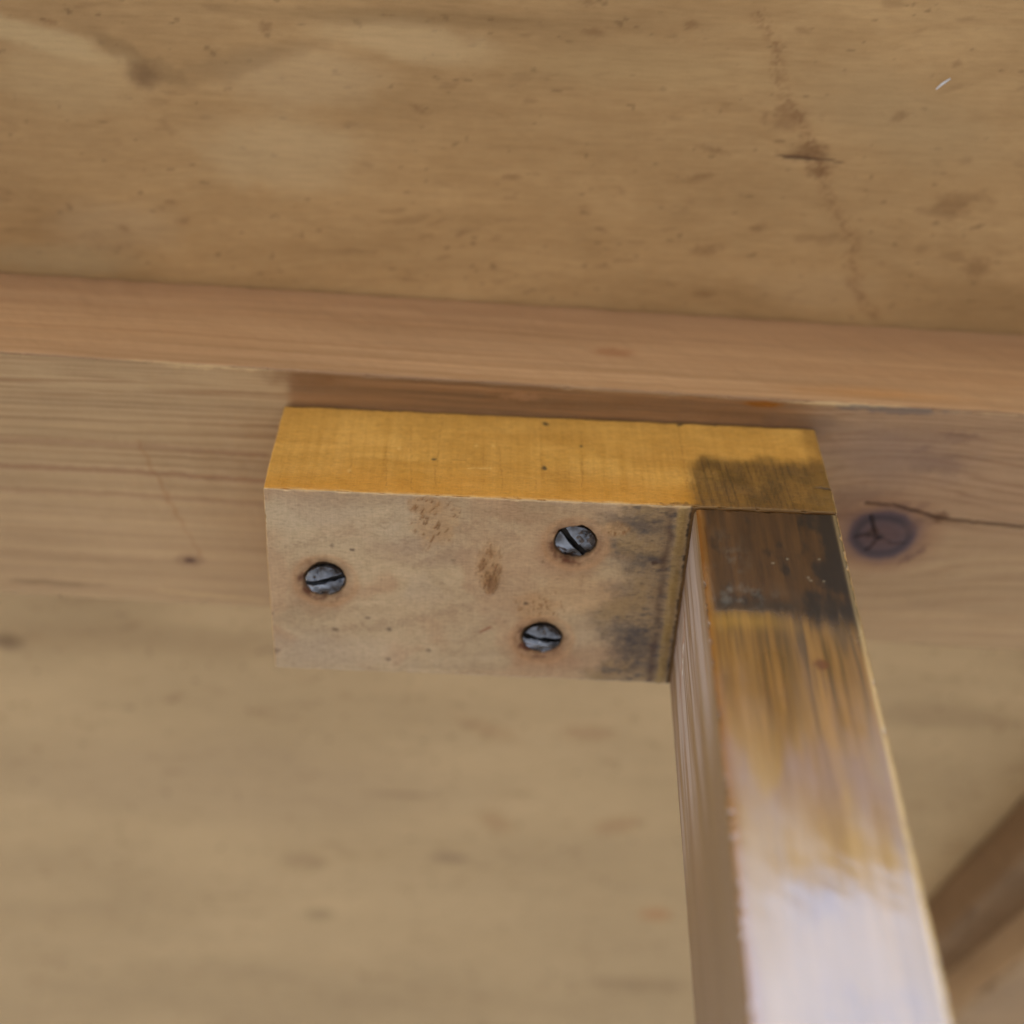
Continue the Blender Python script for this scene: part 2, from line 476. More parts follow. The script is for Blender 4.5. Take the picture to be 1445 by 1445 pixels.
# ---- pine rail -----------------------------------------------------------------
RC = np.array([3.0, 172.4, 0.0]); ROT = math.atan2(3.46, 187.8)
RW = 57.2
def rail_local(x, y):            # world XY -> rail coordinates
    dx, dy = x - RC[0], y - RC[1]
    c, s = math.cos(-ROT), math.sin(-ROT)
    return RC[0] + dx * c - dy * s, RC[1] + dx * s + dy * c
def rz(px, py):
    q = on_z(px, py, Z1); return rail_local(q[0], q[1])
RY0, RY1 = RC[1] - RW / 2, RC[1] + RW / 2
kx, ky = rz(1245, 755)
def paint_rail_face(x, y):
    p = Paint(x, y, P(164, 134, 98), .6)
    t = (y - RY0) / RW
    # reddish heart to the right and under the block
    redm = sst(20, 70, x + (fbm(x * .03, y * .08, 5) - .5) * 60)
    p.over(P(154, 118, 90), redm * (1 - sst(.35, .7, t)) * .6)
    p.over(P(166, 134, 100), sst(.3, .7, t) * .5)
    # growth rings; they bend round the knot
    dx, dy = x - kx, y - ky
    bend = 10.0 * np.exp(-(dx / 17) ** 2) * np.tanh(dy / 7.0) * np.exp(-np.abs(dy) / 16)
    yy = y - RY0 - bend + (fbm(x * .012, y * .04, 9) - .5) * 3.0 + .012 * x + (fbm(x * .002, y * .35, 10) - .5) * 3.2
    # spacing grows away from the edge
    ph = 18.0 * np.log1p(np.clip(yy + 2, 0, 200) / 16.0) 
    fr = ph - np.floor(ph)
    late = np.exp(-((fr - .75) / .16) ** 2)
    amp = (.21 * (1 - sst(.15, .75, t)) + .09) * (1.9 * fbm(x * .02, y * .33, 14) ** 1.3)
    p.mul(1 - (late * amp)[:, None] * np.array([.75, 1.0, 1.15]))
    s2 = fbm(x * .015, yy * 1.1, 31, 3)
    p.mul(1 + (s2 - .5)[:, None] * np.array([.18, .22, .26]))
    cl = fbm(x * .03, y * .07, 44, 4)
    p.mul(1 + (cl - .5)[:, None] * np.array([.22, .25, .28]))
    # worn pale corner line
    wrn = (1 - sst(.3, 1.1, y - RY0 + (fbm(x * .5, y * 0, 3) - .5) * 1.2)) * sst(.45, .65, fbm(x * .07, y * 0 + 3, 8))
    p.over(P(108, 80, 56), (1 - sst(.1, .8, y - RY0)) * .45 * (1 - wrn))
    p.over(P(190, 158, 114), wrn * .5)
    for a, b in ((830, 549), (900, 553), (960, 557)):
        q = rz(a, b); p.blob(q[0], q[1], 8, .55, P(196, 164, 118), .6, seed=int(a), warp=.9)
    q = rz(1180, 571); p.blob(q[0], q[1], 9, .5, P(192, 162, 116), .5, seed=71, warp=.9)
    q = rz(1270, 578); p.blob(q[0], q[1], 9, .8, P(96, 88, 84), .6, seed=72, warp=.9)
    # band of brown stain between the corner and the block
    X0 = rz(404, 550)[0]
    bandm = sst(X0 - .6, X0 + 1.6, x + (fbm(x * 0, y * 1.5, 2) - .5) * .8) * (1 - sst(50, 66, x + (fbm(y, x * .1, 6) - .5) * 8))
    bandm = bandm * (1 - sst(BY0 + 1.5 - RY0, BY0 + 3.5 - RY0, y - RY0))
    tone = .45 + .95 * fbm(x * .03, y * 1.3, 61, 4)
    p.over(np.outer(tone, P(130, 94, 62)), bandm * .82)
    q = rz(430, 532); p.blob(q[0], q[1], 7, 2.2, P(118, 82, 48), .55, seed=73)
    q = rz(1078, 570); m = p.blob(q[0], q[1], 3.4, .7, P(140, 84, 24), .75, soft=.35, seed=74); p.r -= .35 * m
    q = rz(735, 560); p.blob(q[0], q[1], 3.0, .8, P(158, 118, 84), .6, seed=75, warp=.8)
    q = rz(1130, 600); p.blob(q[0], q[1], 8, 2.0, P(104, 80, 62), .5, seed=76)
    # knot
    kd = np.hypot(dx / 7.1, dy / 6.0) + (fbm(x * .3, y * .3, 12) - .5) * .16
    halo = 1 - sst(.9, 2.1, kd)
    p.over(P(134, 94, 66), halo * .65)
    p.over(P(102, 78, 74), (1 - sst(1.0, 1.35, kd)) * .5)
    kr = .5 + .5 * np.sin(kd * 15)
    kc = P(54, 44, 50)[None] * (1 - kr[:, None] * .4) + P(112, 88, 86)[None] * (kr[:, None] * .4)
    inner = P(84, 62, 60)
    km = 1 - sst(.90, 1.04, kd)
    kc = kc * (sst(.25, .75, kd))[:, None] + inner[None] * (1 - sst(.25, .75, kd))[:, None]
    p.c = p.c * (1 - km[:, None] * .92) + kc * (km[:, None] * .92)
    p.h += .15 * (1 - sst(.6, 1.1, kd))
    crk = P(30, 20, 18)
    def kl(pts, w, a, **k): p.line([rz(*q) for q in pts], w * .85, crk, a, seed=5, wob=.25, **k)
    kl(((1228, 725), (1232, 742), (1237, 755)), .35, .95, depth=.8)
    kl(((1203, 757), (1222, 753), (1238, 757)), .35, .85, depth=.6)
    kl(((1237, 757), (1226, 772), (1217, 779)), .25, .75, depth=.5)
    kl(((1240, 757), (1258, 765), (1280, 764)), .2, .55, depth=.3)
    q = rz(1241, 757); p.blob(q[0], q[1], .7, .6, crk, .9, seed=77); q = rz(1232, 750); p.blob(q[0], q[1], 1.1, .8, P(60, 38, 24), .7, seed=78)
    # long check to the right
    p.line([rz(*q) for q in ((1222, 711), (1262, 713), (1290, 721), (1325, 732), (1380, 738), (1460, 746))], .32, P(70, 46, 30), .9, wob=.18, seed=6, taper=False, depth=.9)
    q = rz(1328, 730); p.blob(q[0], q[1], 1.8, 1.2, P(92, 58, 30), .7, seed=79, warp=.8)
    for a, b, rx, ry, an, s in ((1286, 783, 3.2, .6, -.9, 1), (1296, 740, 3.0, 1.6, -.8, 2), (1300, 715, 1.5, .8, -.6, 3), (1352, 617, 3.6, 1.2, -.1, 4),
                          (1302, 634, 1.8, .6, -.5, 5), (1278, 712, 1.2, .6, .2, 6), (1330, 655, 5, 2, 0, 7), (1190, 725, 3, 3, 0, 8), (1215, 700, 6, 2, -.2, 9)):
        q = rz(a, b); p.blob(q[0], q[1], rx, ry, P(104, 74, 60), .38 if s != 1 else .75, ang=an, seed=200 + s, warp=.6, soft=.6)
    # violet-grey shade of the sapwood above the knot
    q = rz(1250, 640); p.blob(q[0], q[1], 13, 6, P(132, 106, 92), .5, seed=81, soft=.8)
    # small knot and blemishes on the left
    q = rz(268, 790); p.blob(q[0], q[1], 2.4, 1.2, P(112, 78, 56), .7, soft=.8, seed=82); p.blob(q[0], q[1], 1.0, .6, P(70, 44, 34), .8, seed=83)
    p.line([rz(*q) for q in ((195, 620), (225, 680), (258, 740), (285, 790))], .5, P(150, 108, 68), .5, wob=1.0, seed=7)
    q = rz(75, 822); p.blob(q[0], q[1], 9, .7, P(118, 90, 62), .55, seed=84)
    for k, (yy0, a) in enumerate(((657, .35), (620, .25), (690, .18))):
        p.line([rz(0, yy0), rz(180, yy0 + 8), rz(375, yy0 + 22)], .7, P(128, 88, 62), a * 1.6, wob=.3, seed=8 + k, taper=False)
    q = rz(350, 845); p.line([rz(220, 833), rz(375, 847)], .5, P(186, 154, 112), .6, wob=.3, seed=12)
    # pale lower corner
    p.over(P(172, 142, 104), sst(RY1 - 1.2, RY1 - .4, y) * .35)
    return p
def paint_rail_side(x, z):
    p = Paint(x, z, P(160, 124, 92), .55)
    w = z + (fbm(x * .01, z * .05, 4) - .5) * 3 + .01 * x
    ln = fbm(x * .008, w * .9, 12, 4, .6)
    p.mul(1 + (ln - .5)[:, None] * np.array([.30, .42, .55]))
    l2 = fbm(x * .01, w * 2.2, 13, 2)
    p.mul(1 + (l2 - .5)[:, None] * np.array([.16, .2, .25]))
    fr = (w * .55) - np.floor(w * .55)
    p.mul(1 - (np.exp(-((fr - .6) / .14) ** 2) * .12 * sst(.35, .6, fbm(x * .01, w * .2, 7)))[:, None] * np.array([.8, 1.1, 1.4]))
    cl = fbm(x * .02, z * .08, 23, 3)
    p.mul(1 + (cl - .5)[:, None] * np.array([.18, .18, .16]))
    p.over(P(128, 92, 60), sst(Z2 - 2.4, Z2 - .2, z) * .4)
    q = on_y(862, 495, RY0); p.blob(q[0], q[2], 3.5, 1.6, P(140, 92, 62), .6, seed=6)
    q = on_y(1230, 560, RY0 + 2); p.blob(q[0], q[2], 14, 1.6, P(160, 104, 44), .4, seed=7, soft=.9)
    # chewed pale corner
    e = z - Z1
    wrn = (1 - sst(.2, .9, e + (fbm(x * .6, x * 0, 3) - .5) * .8)) * sst(.48, .66, fbm(x * .06, x * 0 + 3, 8))
    p.over(P(112, 80, 56), (1 - sst(.1, .7, e)) * .6 * (1 - wrn))
    p.over(P(186, 154, 112), wrn * .45)
    return p
rx_ = np.concatenate([np.linspace(-380, -125, 12), np.arange(-120, 128, .35), np.linspace(132, 380, 12)])
rail = bar('rail', (RC[0] - 383, RY0, Z1), (RC[0] + 383, RY1, Z2 - .25), mat_pine, table,
           {'-z': (paint_rail_face, rx_, lines(RY0, RY1, .3)), '-y': (paint_rail_side, rx_, lines(Z1, Z2, .3))},
           rad=.55, default_step=12, rot=ROT, default=P(156, 124, 90), edge_seed=5, edge_amp=.35)
rail['label'] = 'pine rail with pinkish side, grained face and a violet-grey knot on the right'

# ---- mounting block -------------------------------------------------------------
SCREWS = [((459, 820), (436, 819), (486, 811), .2), ((812, 768), (794, 749), (826, 784), -.55), ((765, 903), (741, 895.5), (788, 903.5), -.1)]
def zf(px, py):
    q = on_z(px, py, Z0); return q[0], q[1]
SC = [zf(*s[0]) for s in SCREWS]
def paint_block_front(x, y):
    p = Paint(x, y, P(174, 148, 116), .62)
    # swirling pale figure
    wx = x + (fbm(x * .05, y * .06, 2) - .5) * 22
    wy = y + (fbm(x * .05 + 7, y * .06, 5) - .5) * 22
    c1 = fbm(wx * .06, wy * .14, 11, 5, .55)
    p.mul(1 + (c1 - .5)[:, None] * np.array([.52, .58, .62]))
    sw = fbm(wx * .10 - wy * .05, wy * .75 + wx * .1, 17, 4)
    p.mul(1 + (sw - .5)[:, None] * np.array([.24, .28, .32]))
    pk = fbm(wx * .07, wy * .07, 29, 4)
    p.over(P(164, 124, 92), sst(.5, .7, pk) * .45)
    p.over(P(168, 146, 124), sst(.52, .7, 1 - pk) * .35)
    def S(a, b, rx, ry, c, amt, **k):
        q = zf(a, b); return p.blob(q[0], q[1], rx, ry, c, amt, **k)
    S(500, 735, 14, 6, P(180, 158, 130), .5, ang=-.25, soft=.8, seed=3)
    S(430, 720, 9, 4, P(170, 150, 126), .4, seed=4)
    S(450, 920, 12, 4, P(172, 150, 128), .45, soft=.8, seed=5)
    S(640, 860, 12, 4.0, P(172, 142, 110), .4, soft=.8, ang=-.2, seed=6)
    S(520, 700, 12, 2.2, P(138, 108, 80), .4, soft=.9, seed=7)
    S(800, 725, 14, 3, P(150, 116, 84), .45, soft=.9, seed=8)
    S(600, 780, 9, 3, P(150, 120, 96), .4, seed=9)
    S(830, 840, 10, 4, P(164, 124, 84), .45, seed=10)
    S(850, 930, 9, 4, P(150, 112, 84), .45, seed=12)
    # curved growth lines
    for k, pts in enumerate((((560, 755), (610, 735), (680, 732), (740, 750)), ((580, 790), (640, 765), (700, 772)), ((450, 880), (560, 868), (660, 845), (700, 815)),
                             ((640, 905), (680, 870), (720, 862)), ((400, 760), (480, 745), (560, 720)))):
        p.line([zf(*q) for q in pts], 1.5, P(180, 154, 122), .35, wob=1.6, seed=30 + k, breakup=.4)
        p.line([zf(q[0] + 4, q[1] + 11) for q in pts], 1.2, P(140, 110, 82), .3, wob=1.6, seed=40 + k, breakup=.4)
    # greyed, mouldy end by the leg
    fx = x - (LX0 - .25)
    gn = fbm(x * .42, y * .8, 51, 5, .66)
    edge = sst(-16, -8, fx + (fbm(x * .15, y * .2, 52) - .5) * 12)
    p.over(P(128, 104, 74), edge * .7)
    p.over(P(84, 76, 70), edge * sst(.44, .74, gn) * .7)
    g2 = fbm(x * .55, y * 1.9, 53, 4, .7)
    p.over(P(58, 50, 46), edge * sst(.56, .74, g2) * .5)
    g3 = fbm(x * .3, y * .3, 54, 4, .6)
    p.over(P(150, 122, 84), edge * sst(.52, .66, g3) * .5)
    for a, b, rx, ry, am, s in ((880, 735, 5, 1.4, .5, 1), (915, 745, 3.5, 1.6, .5, 2), (900, 790, 5, 2, .35, 3), (905, 905, 4, 3, .5, 4), (880, 890, 4, 2.5, .45, 5),
                                (925, 790, 2, .7, .7, 6), (885, 920, 3.5, 2.5, .5, 7), (930, 940, 5, 2, .5, 8), (870, 830, 3, 1.5, .35, 9)):
        S(a, b, rx, ry, P(62, 56, 58), am, seed=60 + s, warp=.8, soft=.7, freq=.5)
    # brown line and honey coloured glue line parallel to the leg
    nl = (fbm(x * 0, y * .4, 55) - .5) * 1.2
    dl = fx + 3.4 + nl
    p.over(P(74, 52, 42), np.exp(-(dl / .8) ** 2) * (.1 + .9 * fbm(x * .4, y * .35, 56)))
    p.over(P(146, 118, 70), (1 - sst(.4, 1.2, np.abs(fx + 1.5 + nl * .4))) * (.35 + .6 * fbm(x * .5, y * .35, 59)))
    m = (1 - sst(.05, .45, -fx - .0 + (fbm(x * .8, y * 1.4, 57) - .5) * .9)); p.over(P(24, 20, 20), m * np.clip(.4 + 1.1 * fbm(x * .3, y * .5, 158), 0, .95))
    p.h += .35 * np.exp(-((fx + 1.8) / .9) ** 2) * fbm(x * .6, y * .6, 58)
    # torn grain, the shading of its relief put into the colour
    def torn(cx, cy, rx, ry, dens, dep, seed, ang=0.25):
        q = zf(cx, cy)
        dx, dy = x - q[0], y - q[1]
        env = 1 - sst(.5, 1.15, np.hypot(dx / rx, dy / ry) + (fbm(x * .5, y * .5, seed) - .5) * .6)
        r = fbm((x * math.cos(ang) + y * math.sin(ang)) * 2.3, (y - x * .4) * .8, seed + 1, 2, .6)
        r2 = fbm(x * 2.6, y * 1.2, seed + 4, 2)
        mm = env * sst(1 - dens - .04, 1 - dens + .05, r * .75 + r2 * .25)
        p.h += dep * mm
        p.over(P(96, 56, 28), mm * .85)
        hi = env * sst(1 - dens - .08, 1 - dens + .08, np.roll(r, 1) * .7 + r2 * .3) * (1 - mm)
        p.over(P(206, 168, 122), hi * .7)
        p.over(P(172, 130, 86), env * .4)
    torn(690, 800, 2.6, 6.0, .44, .5, 300)
    torn(690, 822, 1.6, 2.8, .62, .6, 310)
    torn(615, 735, 4.5, 6.5, .36, .35, 320, .5)
    torn(600, 712, 3.5, 2.2, .40, .3, 325, .5)
    torn(760, 860, 5.0, 4.5, .33, .3, 330)
    torn(870, 745, 2.5, 2.0, .34, .2, 340)
    # specks
    for (a, b, r_, am) in ((497, 776, .3, .8), (468, 770, .35, .5), (374, 772, .3, .8), (381, 865, .5, .8), (549, 888, .4, .7), (473, 888, .4, .6), (519, 872, .35, .6),
                           (742, 852, .35, .8), (766, 793, .3, .5), (923, 794, .4, .9), (604, 918, .35, .6), (388, 918, .7, .5), (548, 930, .4, .5), (640, 790, .3, .4)):
        S(a, b, r_ * 1.3, r_, P(70, 48, 34), am, seed=int(a + b), warp=.6, freq=1)
    p.line([zf(676, 893), zf(694, 884)], .35, P(132, 76, 50), .7, wob=.2)
    # screw seats: rusty halo, crater and lip
    for i, (sx, sy) in enumerate(SC):
        dx, dy = x - sx, y - sy
        rr = np.hypot(dx, dy)
        nz = (fbm(x * .5, y * .5, 400 + i) - .5)
        p.over(P(146, 106, 74), (1 - sst(4.4, 7.6, rr + nz * 2.5 - (dx * -.10 + dy * .16))) * .5)
        side = sst(-.2, .9, (-dx * .75 + dy * .55) / np.maximum(rr, .1))
        ring = np.exp(-((rr - 4.3 + nz * 1.6) / .7) ** 2)
        p.over(P(84, 42, 20), ring * (.25 + .75 * side) * sst(.3, .6, fbm(x * .7, y * .7, 410 + i)) * .95)
        p.over(P(176, 132, 92), np.exp(-((rr - 5.6) / .6) ** 2) * .35)
        p.over(P(40, 28, 22), (1 - sst(3.4, 3.8, rr + nz * .9)) * .7)
        deep = (1.1, 1.5, 1.0)[i]
        p.h -= deep * (1 - sst(3.3, 4.1, rr + nz * .9))
        p.h -= .35 * (1 - sst(4.2, 6.0, rr + nz * 1.2))
    # outer borders
    ed = np.minimum(np.minimum(x - BX0, y - BY0), BY1 - y)
    p.over(P(186, 152, 112), (1 - sst(.1, .6, (y - BY0) + (fbm(x * .5, y * .0, 6) - .5) * 1.0)) * .6 * (1 - sst(LX0 - 1, LX0, x)))
    p.over(P(96, 66, 30), sst(LX0 - .6, LX0 - .2, x) * .9)
    p.over(P(118, 88, 62), (1 - sst(.0, .7, x - BX0)) * .35 * fbm(x, y * .4, 8) * 2)
    p.over(P(176, 150, 122), sst(BY1 - .8, BY1 - .2, y) * .4)
    p.h += (fbm(x * .35, y * .5, 71, 4) - .5) * .12
    return p
def paint_block_top(x, z):
    p = Paint(x, z, P(170, 123, 57), .42)
    w = z + (fbm(x * .03, z * .1, 3) - .5) * 5 - x * .03
    c = fbm(x * .05, w * .25, 5, 4)
    p.mul(1 + (c - .5)[:, None] * np.array([.34, .46, .8]))
    c5 = fbm(x * .09, z * .12, 6, 4, .6)
    p.mul(1 + (c5 - .5)[:, None] * np.array([.26, .34, .5]))
    hl = fbm(x * .05, w * 1.6, 12, 4, .6)
    p.mul(1 + (hl - .5)[:, None] * np.array([.16, .22, .40]))
    # saw marks across
    vl = fbm(x * 1.6 + z * .03, z * .05, 15, 3, .6)
    p.mul(1 + (vl - .5)[:, None] * np.array([.22, .28, .5]))
    vb = fbm(x * .28, z * .02, 19, 3)
    p.mul(1 + (vb - .5)[:, None] * np.array([.14, .2, .4]))
    # stronger orange by the lower edge
    t = (z - Z0) / (Z1 - Z0)
    p.over(P(160, 102, 26), (1 - sst(.0, .42, t + (fbm(x * .05, z * .1, 21) - .5) * .4)) * .55)
    p.over(P(176, 132, 66), sst(.5, 1.0, t) * .4)
    def ty(a, b): q = on_y(a, b, BY0); return q[0], q[2]
    def S(a, b, rx, ry, c, amt, **k): q = ty(a, b); return p.blob(q[0], q[1], rx, ry, c, amt, **k)
    for k, (a, a2) in enumerate(((495, 494), (580, 580), (610, 616), (625, 612), (700, 706), (705, 709), (762, 765), (820, 822), (945, 962), (955, 970), (680, 684), (545, 545))):
        p.line([ty(a, 585 + (k % 3) * 20), ty(a2, 690)], .16, P(120, 76, 24), .45 if k % 2 else .25, wob=.25, seed=30 + k, breakup=.45)
    # dark stained right end with rounded left shoulder
    q0 = ty(980, 722)[0]; sx = x + (fbm(x * .2, z * .2, 41) - .5) * 2.5
    ztop = ty(1060, 646)[1]
    sm = sst(q0 - 1.6, q0 + 1.8, sx) * (1 - sst(ztop - 3.0, ztop + 1.4, z + (fbm(x * .25, z * .1, 43) - .5) * 3 + np.clip(3 - (x - q0), 0, 3) * .9))
    st = fbm(x * 2.6 + z * .22, z * .07, 45, 3, .7)
    p.over(P(84, 58, 26), sm * (.68 + .25 * fbm(x * .3, z * .3, 46)))
    p.over(P(46, 30, 14), sm * sst(.40, .78, st) * .6)
    p.over(P(64, 46, 22), sm * sst(.5, .7, fbm(x * .15, z * .15, 47)) * .5)
    # right corner darker, rounded
    p.over(P(112, 78, 34), sst(BX1 - 4.5, BX1 - 1, x + (fbm(z * .4, x * .4, 49) - .5) * 2) * .6)
    p.over(P(92, 66, 28), sst(BX1 - 6, BX1 - 1, x) * (1 - sst(Z0 + 4, Z0 + 16, z)) * .5)
    p.line([ty(1152, 688), ty(1176, 691)], .3, P(34, 22, 12), .9, depth=.3, wob=.3)
    # marks
    for a, b, rx, ry, an in ((961, 598, 1.0, .55, .8), (940, 593, .5, .8, 0), (770, 598, .5, .7, .6), (768, 661, .5, .7, .5), (820, 630, .3, .4, 0), (1009, 600, .4, .5, 0), (612, 648, .5, .25, .6)):
        S(a, b, rx, ry, P(44, 38, 30), .85, ang=an, seed=int(a), freq=.8, warp=.6)
    p.line([ty(658, 661), ty(696, 661)], .2, P(206, 172, 112), .45, wob=.3, breakup=.38)
    for a, b in ((672, 629), (696, 629), (563, 633), (493, 664)):
        S(a, b, .35, .5, P(200, 160, 96), .4, freq=1, seed=int(a))
    p.line([ty(636, 649), ty(662, 650)], .2, P(110, 72, 26), .6, wob=.3, breakup=.3)
    S(960, 712, 3.2, .5, P(60, 42, 20), .6, warp=1, seed=90, freq=.8)
    # grey rim along the far edge
    p.over(P(126, 110, 84), sst(Z1 - 1.0, Z1 - .2, z) * .35)
    p.over(P(190, 150, 96), (1 - sst(.1, .5, z - Z0 + (fbm(x * .6, x * 0, 4) - .5) * .7)) * .5 * (1 - sst(LX0 - 1, LX0, x)))
    p.over(P(110, 76, 30), (1 - sst(.2, .6, z - Z0)) * sst(LX0 - 1, LX0, x) * .6)
    p.r += (fbm(x * .2, z * .2, 61) - .5) * .15
    return p
def paint_block_side(y, z):
    return Paint(y, z, P(150, 116, 72), .6)
block = bar('mounting_block', (BX0, BY0, Z0), (BX1, BY1, Z1 - .3), mat_block, table,
            {'-z': (paint_block_front, lines(BX0, BX1, .2), lines(BY0, BY1, .2)),
             '-y': (paint_block_top, lines(BX0, BX1, .2), lines(Z0, Z1, .25)),
             '-x': (paint_block_side, lines(BY0, BY1, .2), lines(Z0, Z1, .25)),
              '+x': (paint_block_side, lines(BY0, BY1, .2), lines(Z0, Z1, .25)), '+y': (None, lines(BX0, BX1, .2), lines(Z0, Z1, 3))},
            rad=.45, default_step=2.5, default=P(150, 112, 66), edge_seed=9, edge_amp=.25)
block['label'] = 'wood block with bare screwed face and yellow varnished edge'

# ---- slotted screws ----------------------------------------------------------------
def metal():
    m = bpy.data.materials.new('old_steel'); m.use_nodes = True
    t = m.node_tree; bs = t.nodes['Principled BSDF']
    N = t.nodes.new
    tc = N('ShaderNodeTexCoord')
    n = N('ShaderNodeTexNoise'); n.inputs['Scale'].default_value = 900; n.inputs['Detail'].default_value = 5
    n2 = N('ShaderNodeTexNoise'); n2.inputs['Scale'].default_value = 260; n2.inputs['Detail'].default_value = 4
    for q in (n, n2): t.links.new(tc.outputs['Object'], q.inputs['Vector'])
    r = N('ShaderNodeValToRGB'); e = r.color_ramp.elements
    e[0].position = .42; e[0].color = (.05, .042, .036, 1); e[1].position = .64; e[1].color = (.30, .325, .37, 1)
    t.links.new(n2.outputs[0], r.inputs[0]); t.links.new(r.outputs[0], bs.inputs['Base Color'])
    bs.inputs['Metallic'].default_value = .85
    mr = N('ShaderNodeMapRange'); mr.inputs['To Min'].default_value = .10; mr.inputs['To Max'].default_value = .34
    t.links.new(n.outputs[0], mr.inputs[0]); t.links.new(mr.outputs[0], bs.inputs['Roughness'])
    b = N('ShaderNodeBump'); b.inputs['Strength'].default_value = .5; b.inputs['Distance'].default_value = .0001
    t.links.new(n2.outputs[0], b.inputs['Height']); t.links.new(b.outputs[0], bs.inputs['Normal'])
    return m
mat_steel = metal()
mat_slot = simple('slot_dark', (.02, .016, .012), .8, 900, .3)

def screw(i):
    (cxy, pa, pb, off) = SCREWS[i]
    cx, cy = SC[i]
    a = np.array(zf(*pa)); b = np.array(zf(*pb)); d = unit(b - a); nrm = np.array([-d[1], d[0]])
    R, W, dep, rise = 3.55, (1.1, 1.2, 1.1)[i], 1.3, (1.25, 1.0, 1.1)[i]
    # slot offset from the head centre
    oc = float(((a + b) / 2 - np.array([cx, cy])) @ nrm)
    oc = max(-.6, min(.6, oc))
    def dome(s, t):
        r2 = (s * s + t * t) / (R * R)
        h = rise * np.sqrt(np.clip(1 - r2 * .93, 0, 1)) 
        h = h + (vnoise(s * 1.1 + 5 * i, t * 1.1, 5 + i) - .5) * .5 + (vnoise(s * 2.4, t * 2.4 + i, 8) - .5) * .16
        return h
    vs, fs = [], []
    def strip(rows):         # rows of equal length point lists
        base = len(vs); n = len(rows[0])
        for r in rows: vs.extend(r)
        for k in range(len(rows) - 1):
            for j in range(n - 1):
                q = base + k * n + j
                fs.append((q, q + 1, q + n + 1, q + n))
    n = 33
    def row(t, zfun):
        h = math.sqrt(max(R * R - t * t, 0.0004))
        return [(s, t, zfun(s, t)) for s in np.linspace(-h, h, n)]
    e0, e1 = oc - W / 2, oc + W / 2
    burr = .10
    lowc = [-R * math.cos(x) for x in np.linspace(0.02, math.pi / 2, 14)]
    def side_rows(t0, t1, m=18):
        th = np.linspace(math.asin(max(-1, t0 / R)), math.asin(min(1, t1 / R)), m)
        return [R * math.sin(x) for x in th]
    strip([row(t, lambda s, t: dome(s, t)) for t in side_rows(-R * .9995, e0)])
    strip([row(t, lambda s, t: dome(s, t)) for t in side_rows(e1, R * .9995)])
    fl = rise - dep
    for t, sg in ((e0, 0), (e1, 1)):
        top = row(t, lambda s, t: dome(s, t)); bot = [(s, q, fl) for (s, q, _) in top]
        strip([top, bot] if sg == 0 else [bot, top])
    # skirt
    ring = [(R * math.cos(x), R * math.sin(x)) for x in np.linspace(0, 2 * math.pi, 65)]
    strip([[(s, t, min(dome(s, t), fl if e0 < t < e1 else 9)) for s, t in ring], [(s * .93, t * .93, -.9) for s, t in ring]])
    # into world: local z points down (out of the block)
    tilt = ((.08, -.14), (-.04, -.10), (.0, -.16))[i]
    z_seat = Z0 + (.45, .95, .55)[i]
    sink = z_seat
    def toworld(p):
        xy = d * p[0] + nrm * p[1]
        return (xy[0] * MM, xy[1] * MM, (-p[2] + tilt[0] * xy[0] + tilt[1] * xy[1] * -1) * MM)
    me = bpy.data.meshes.new('screw')
    me.from_pydata([toworld(p) for p in vs], [], fs)
    me.polygons.foreach_set('use_smooth', [True] * len(fs)); me.materials.append(mat_steel)
    ob = link('screw', me, block, (cx, cy, sink))
    ob['label'] = ('grey slotted screw near the left end of the block', 'grey slotted screw near the yellow edge, sunk in its hole',
                   'grey slotted screw near the lower edge of the block')[i]
    # dark slot floor
    vs2, fs2 = [], []
    rows = [row(t, lambda s, t: fl + .02 + .12 * vnoise(s * 3 + i, t * 3, 3)) for t in np.linspace(e0, e1, 5)]
    base = 0
    for r in rows: vs2.extend(r)
    for k in range(4):
        for j in range(n - 1):
            q = k * n + j; fs2.append((q, q + 1, q + n + 1, q + n))
    nb = len(vs2); back = [(s, t, fl - .3) for (s, t, _) in vs2]
    vs2 += back
    for k in range(4):
        for j in range(n - 1):
            q = nb + k * n + j; fs2.append((q, q + n, q + n + 1, q + 1))
    # the floor belongs to the same screw mesh: second material
    v0 = len(vs); allv = [toworld(p) for p in vs] + [toworld(p) for p in vs2]
    me.clear_geometry(); me.from_pydata(allv, [], fs + [tuple(v0 + k for k in f) for f in fs2])
    me.materials.append(mat_slot)
    me.polygons.foreach_set('use_smooth', [True] * len(me.polygons))
    me.polygons.foreach_set('material_index', [0] * len(fs) + [1] * len(fs2))
    return ob
for i in range(3): screw(i)

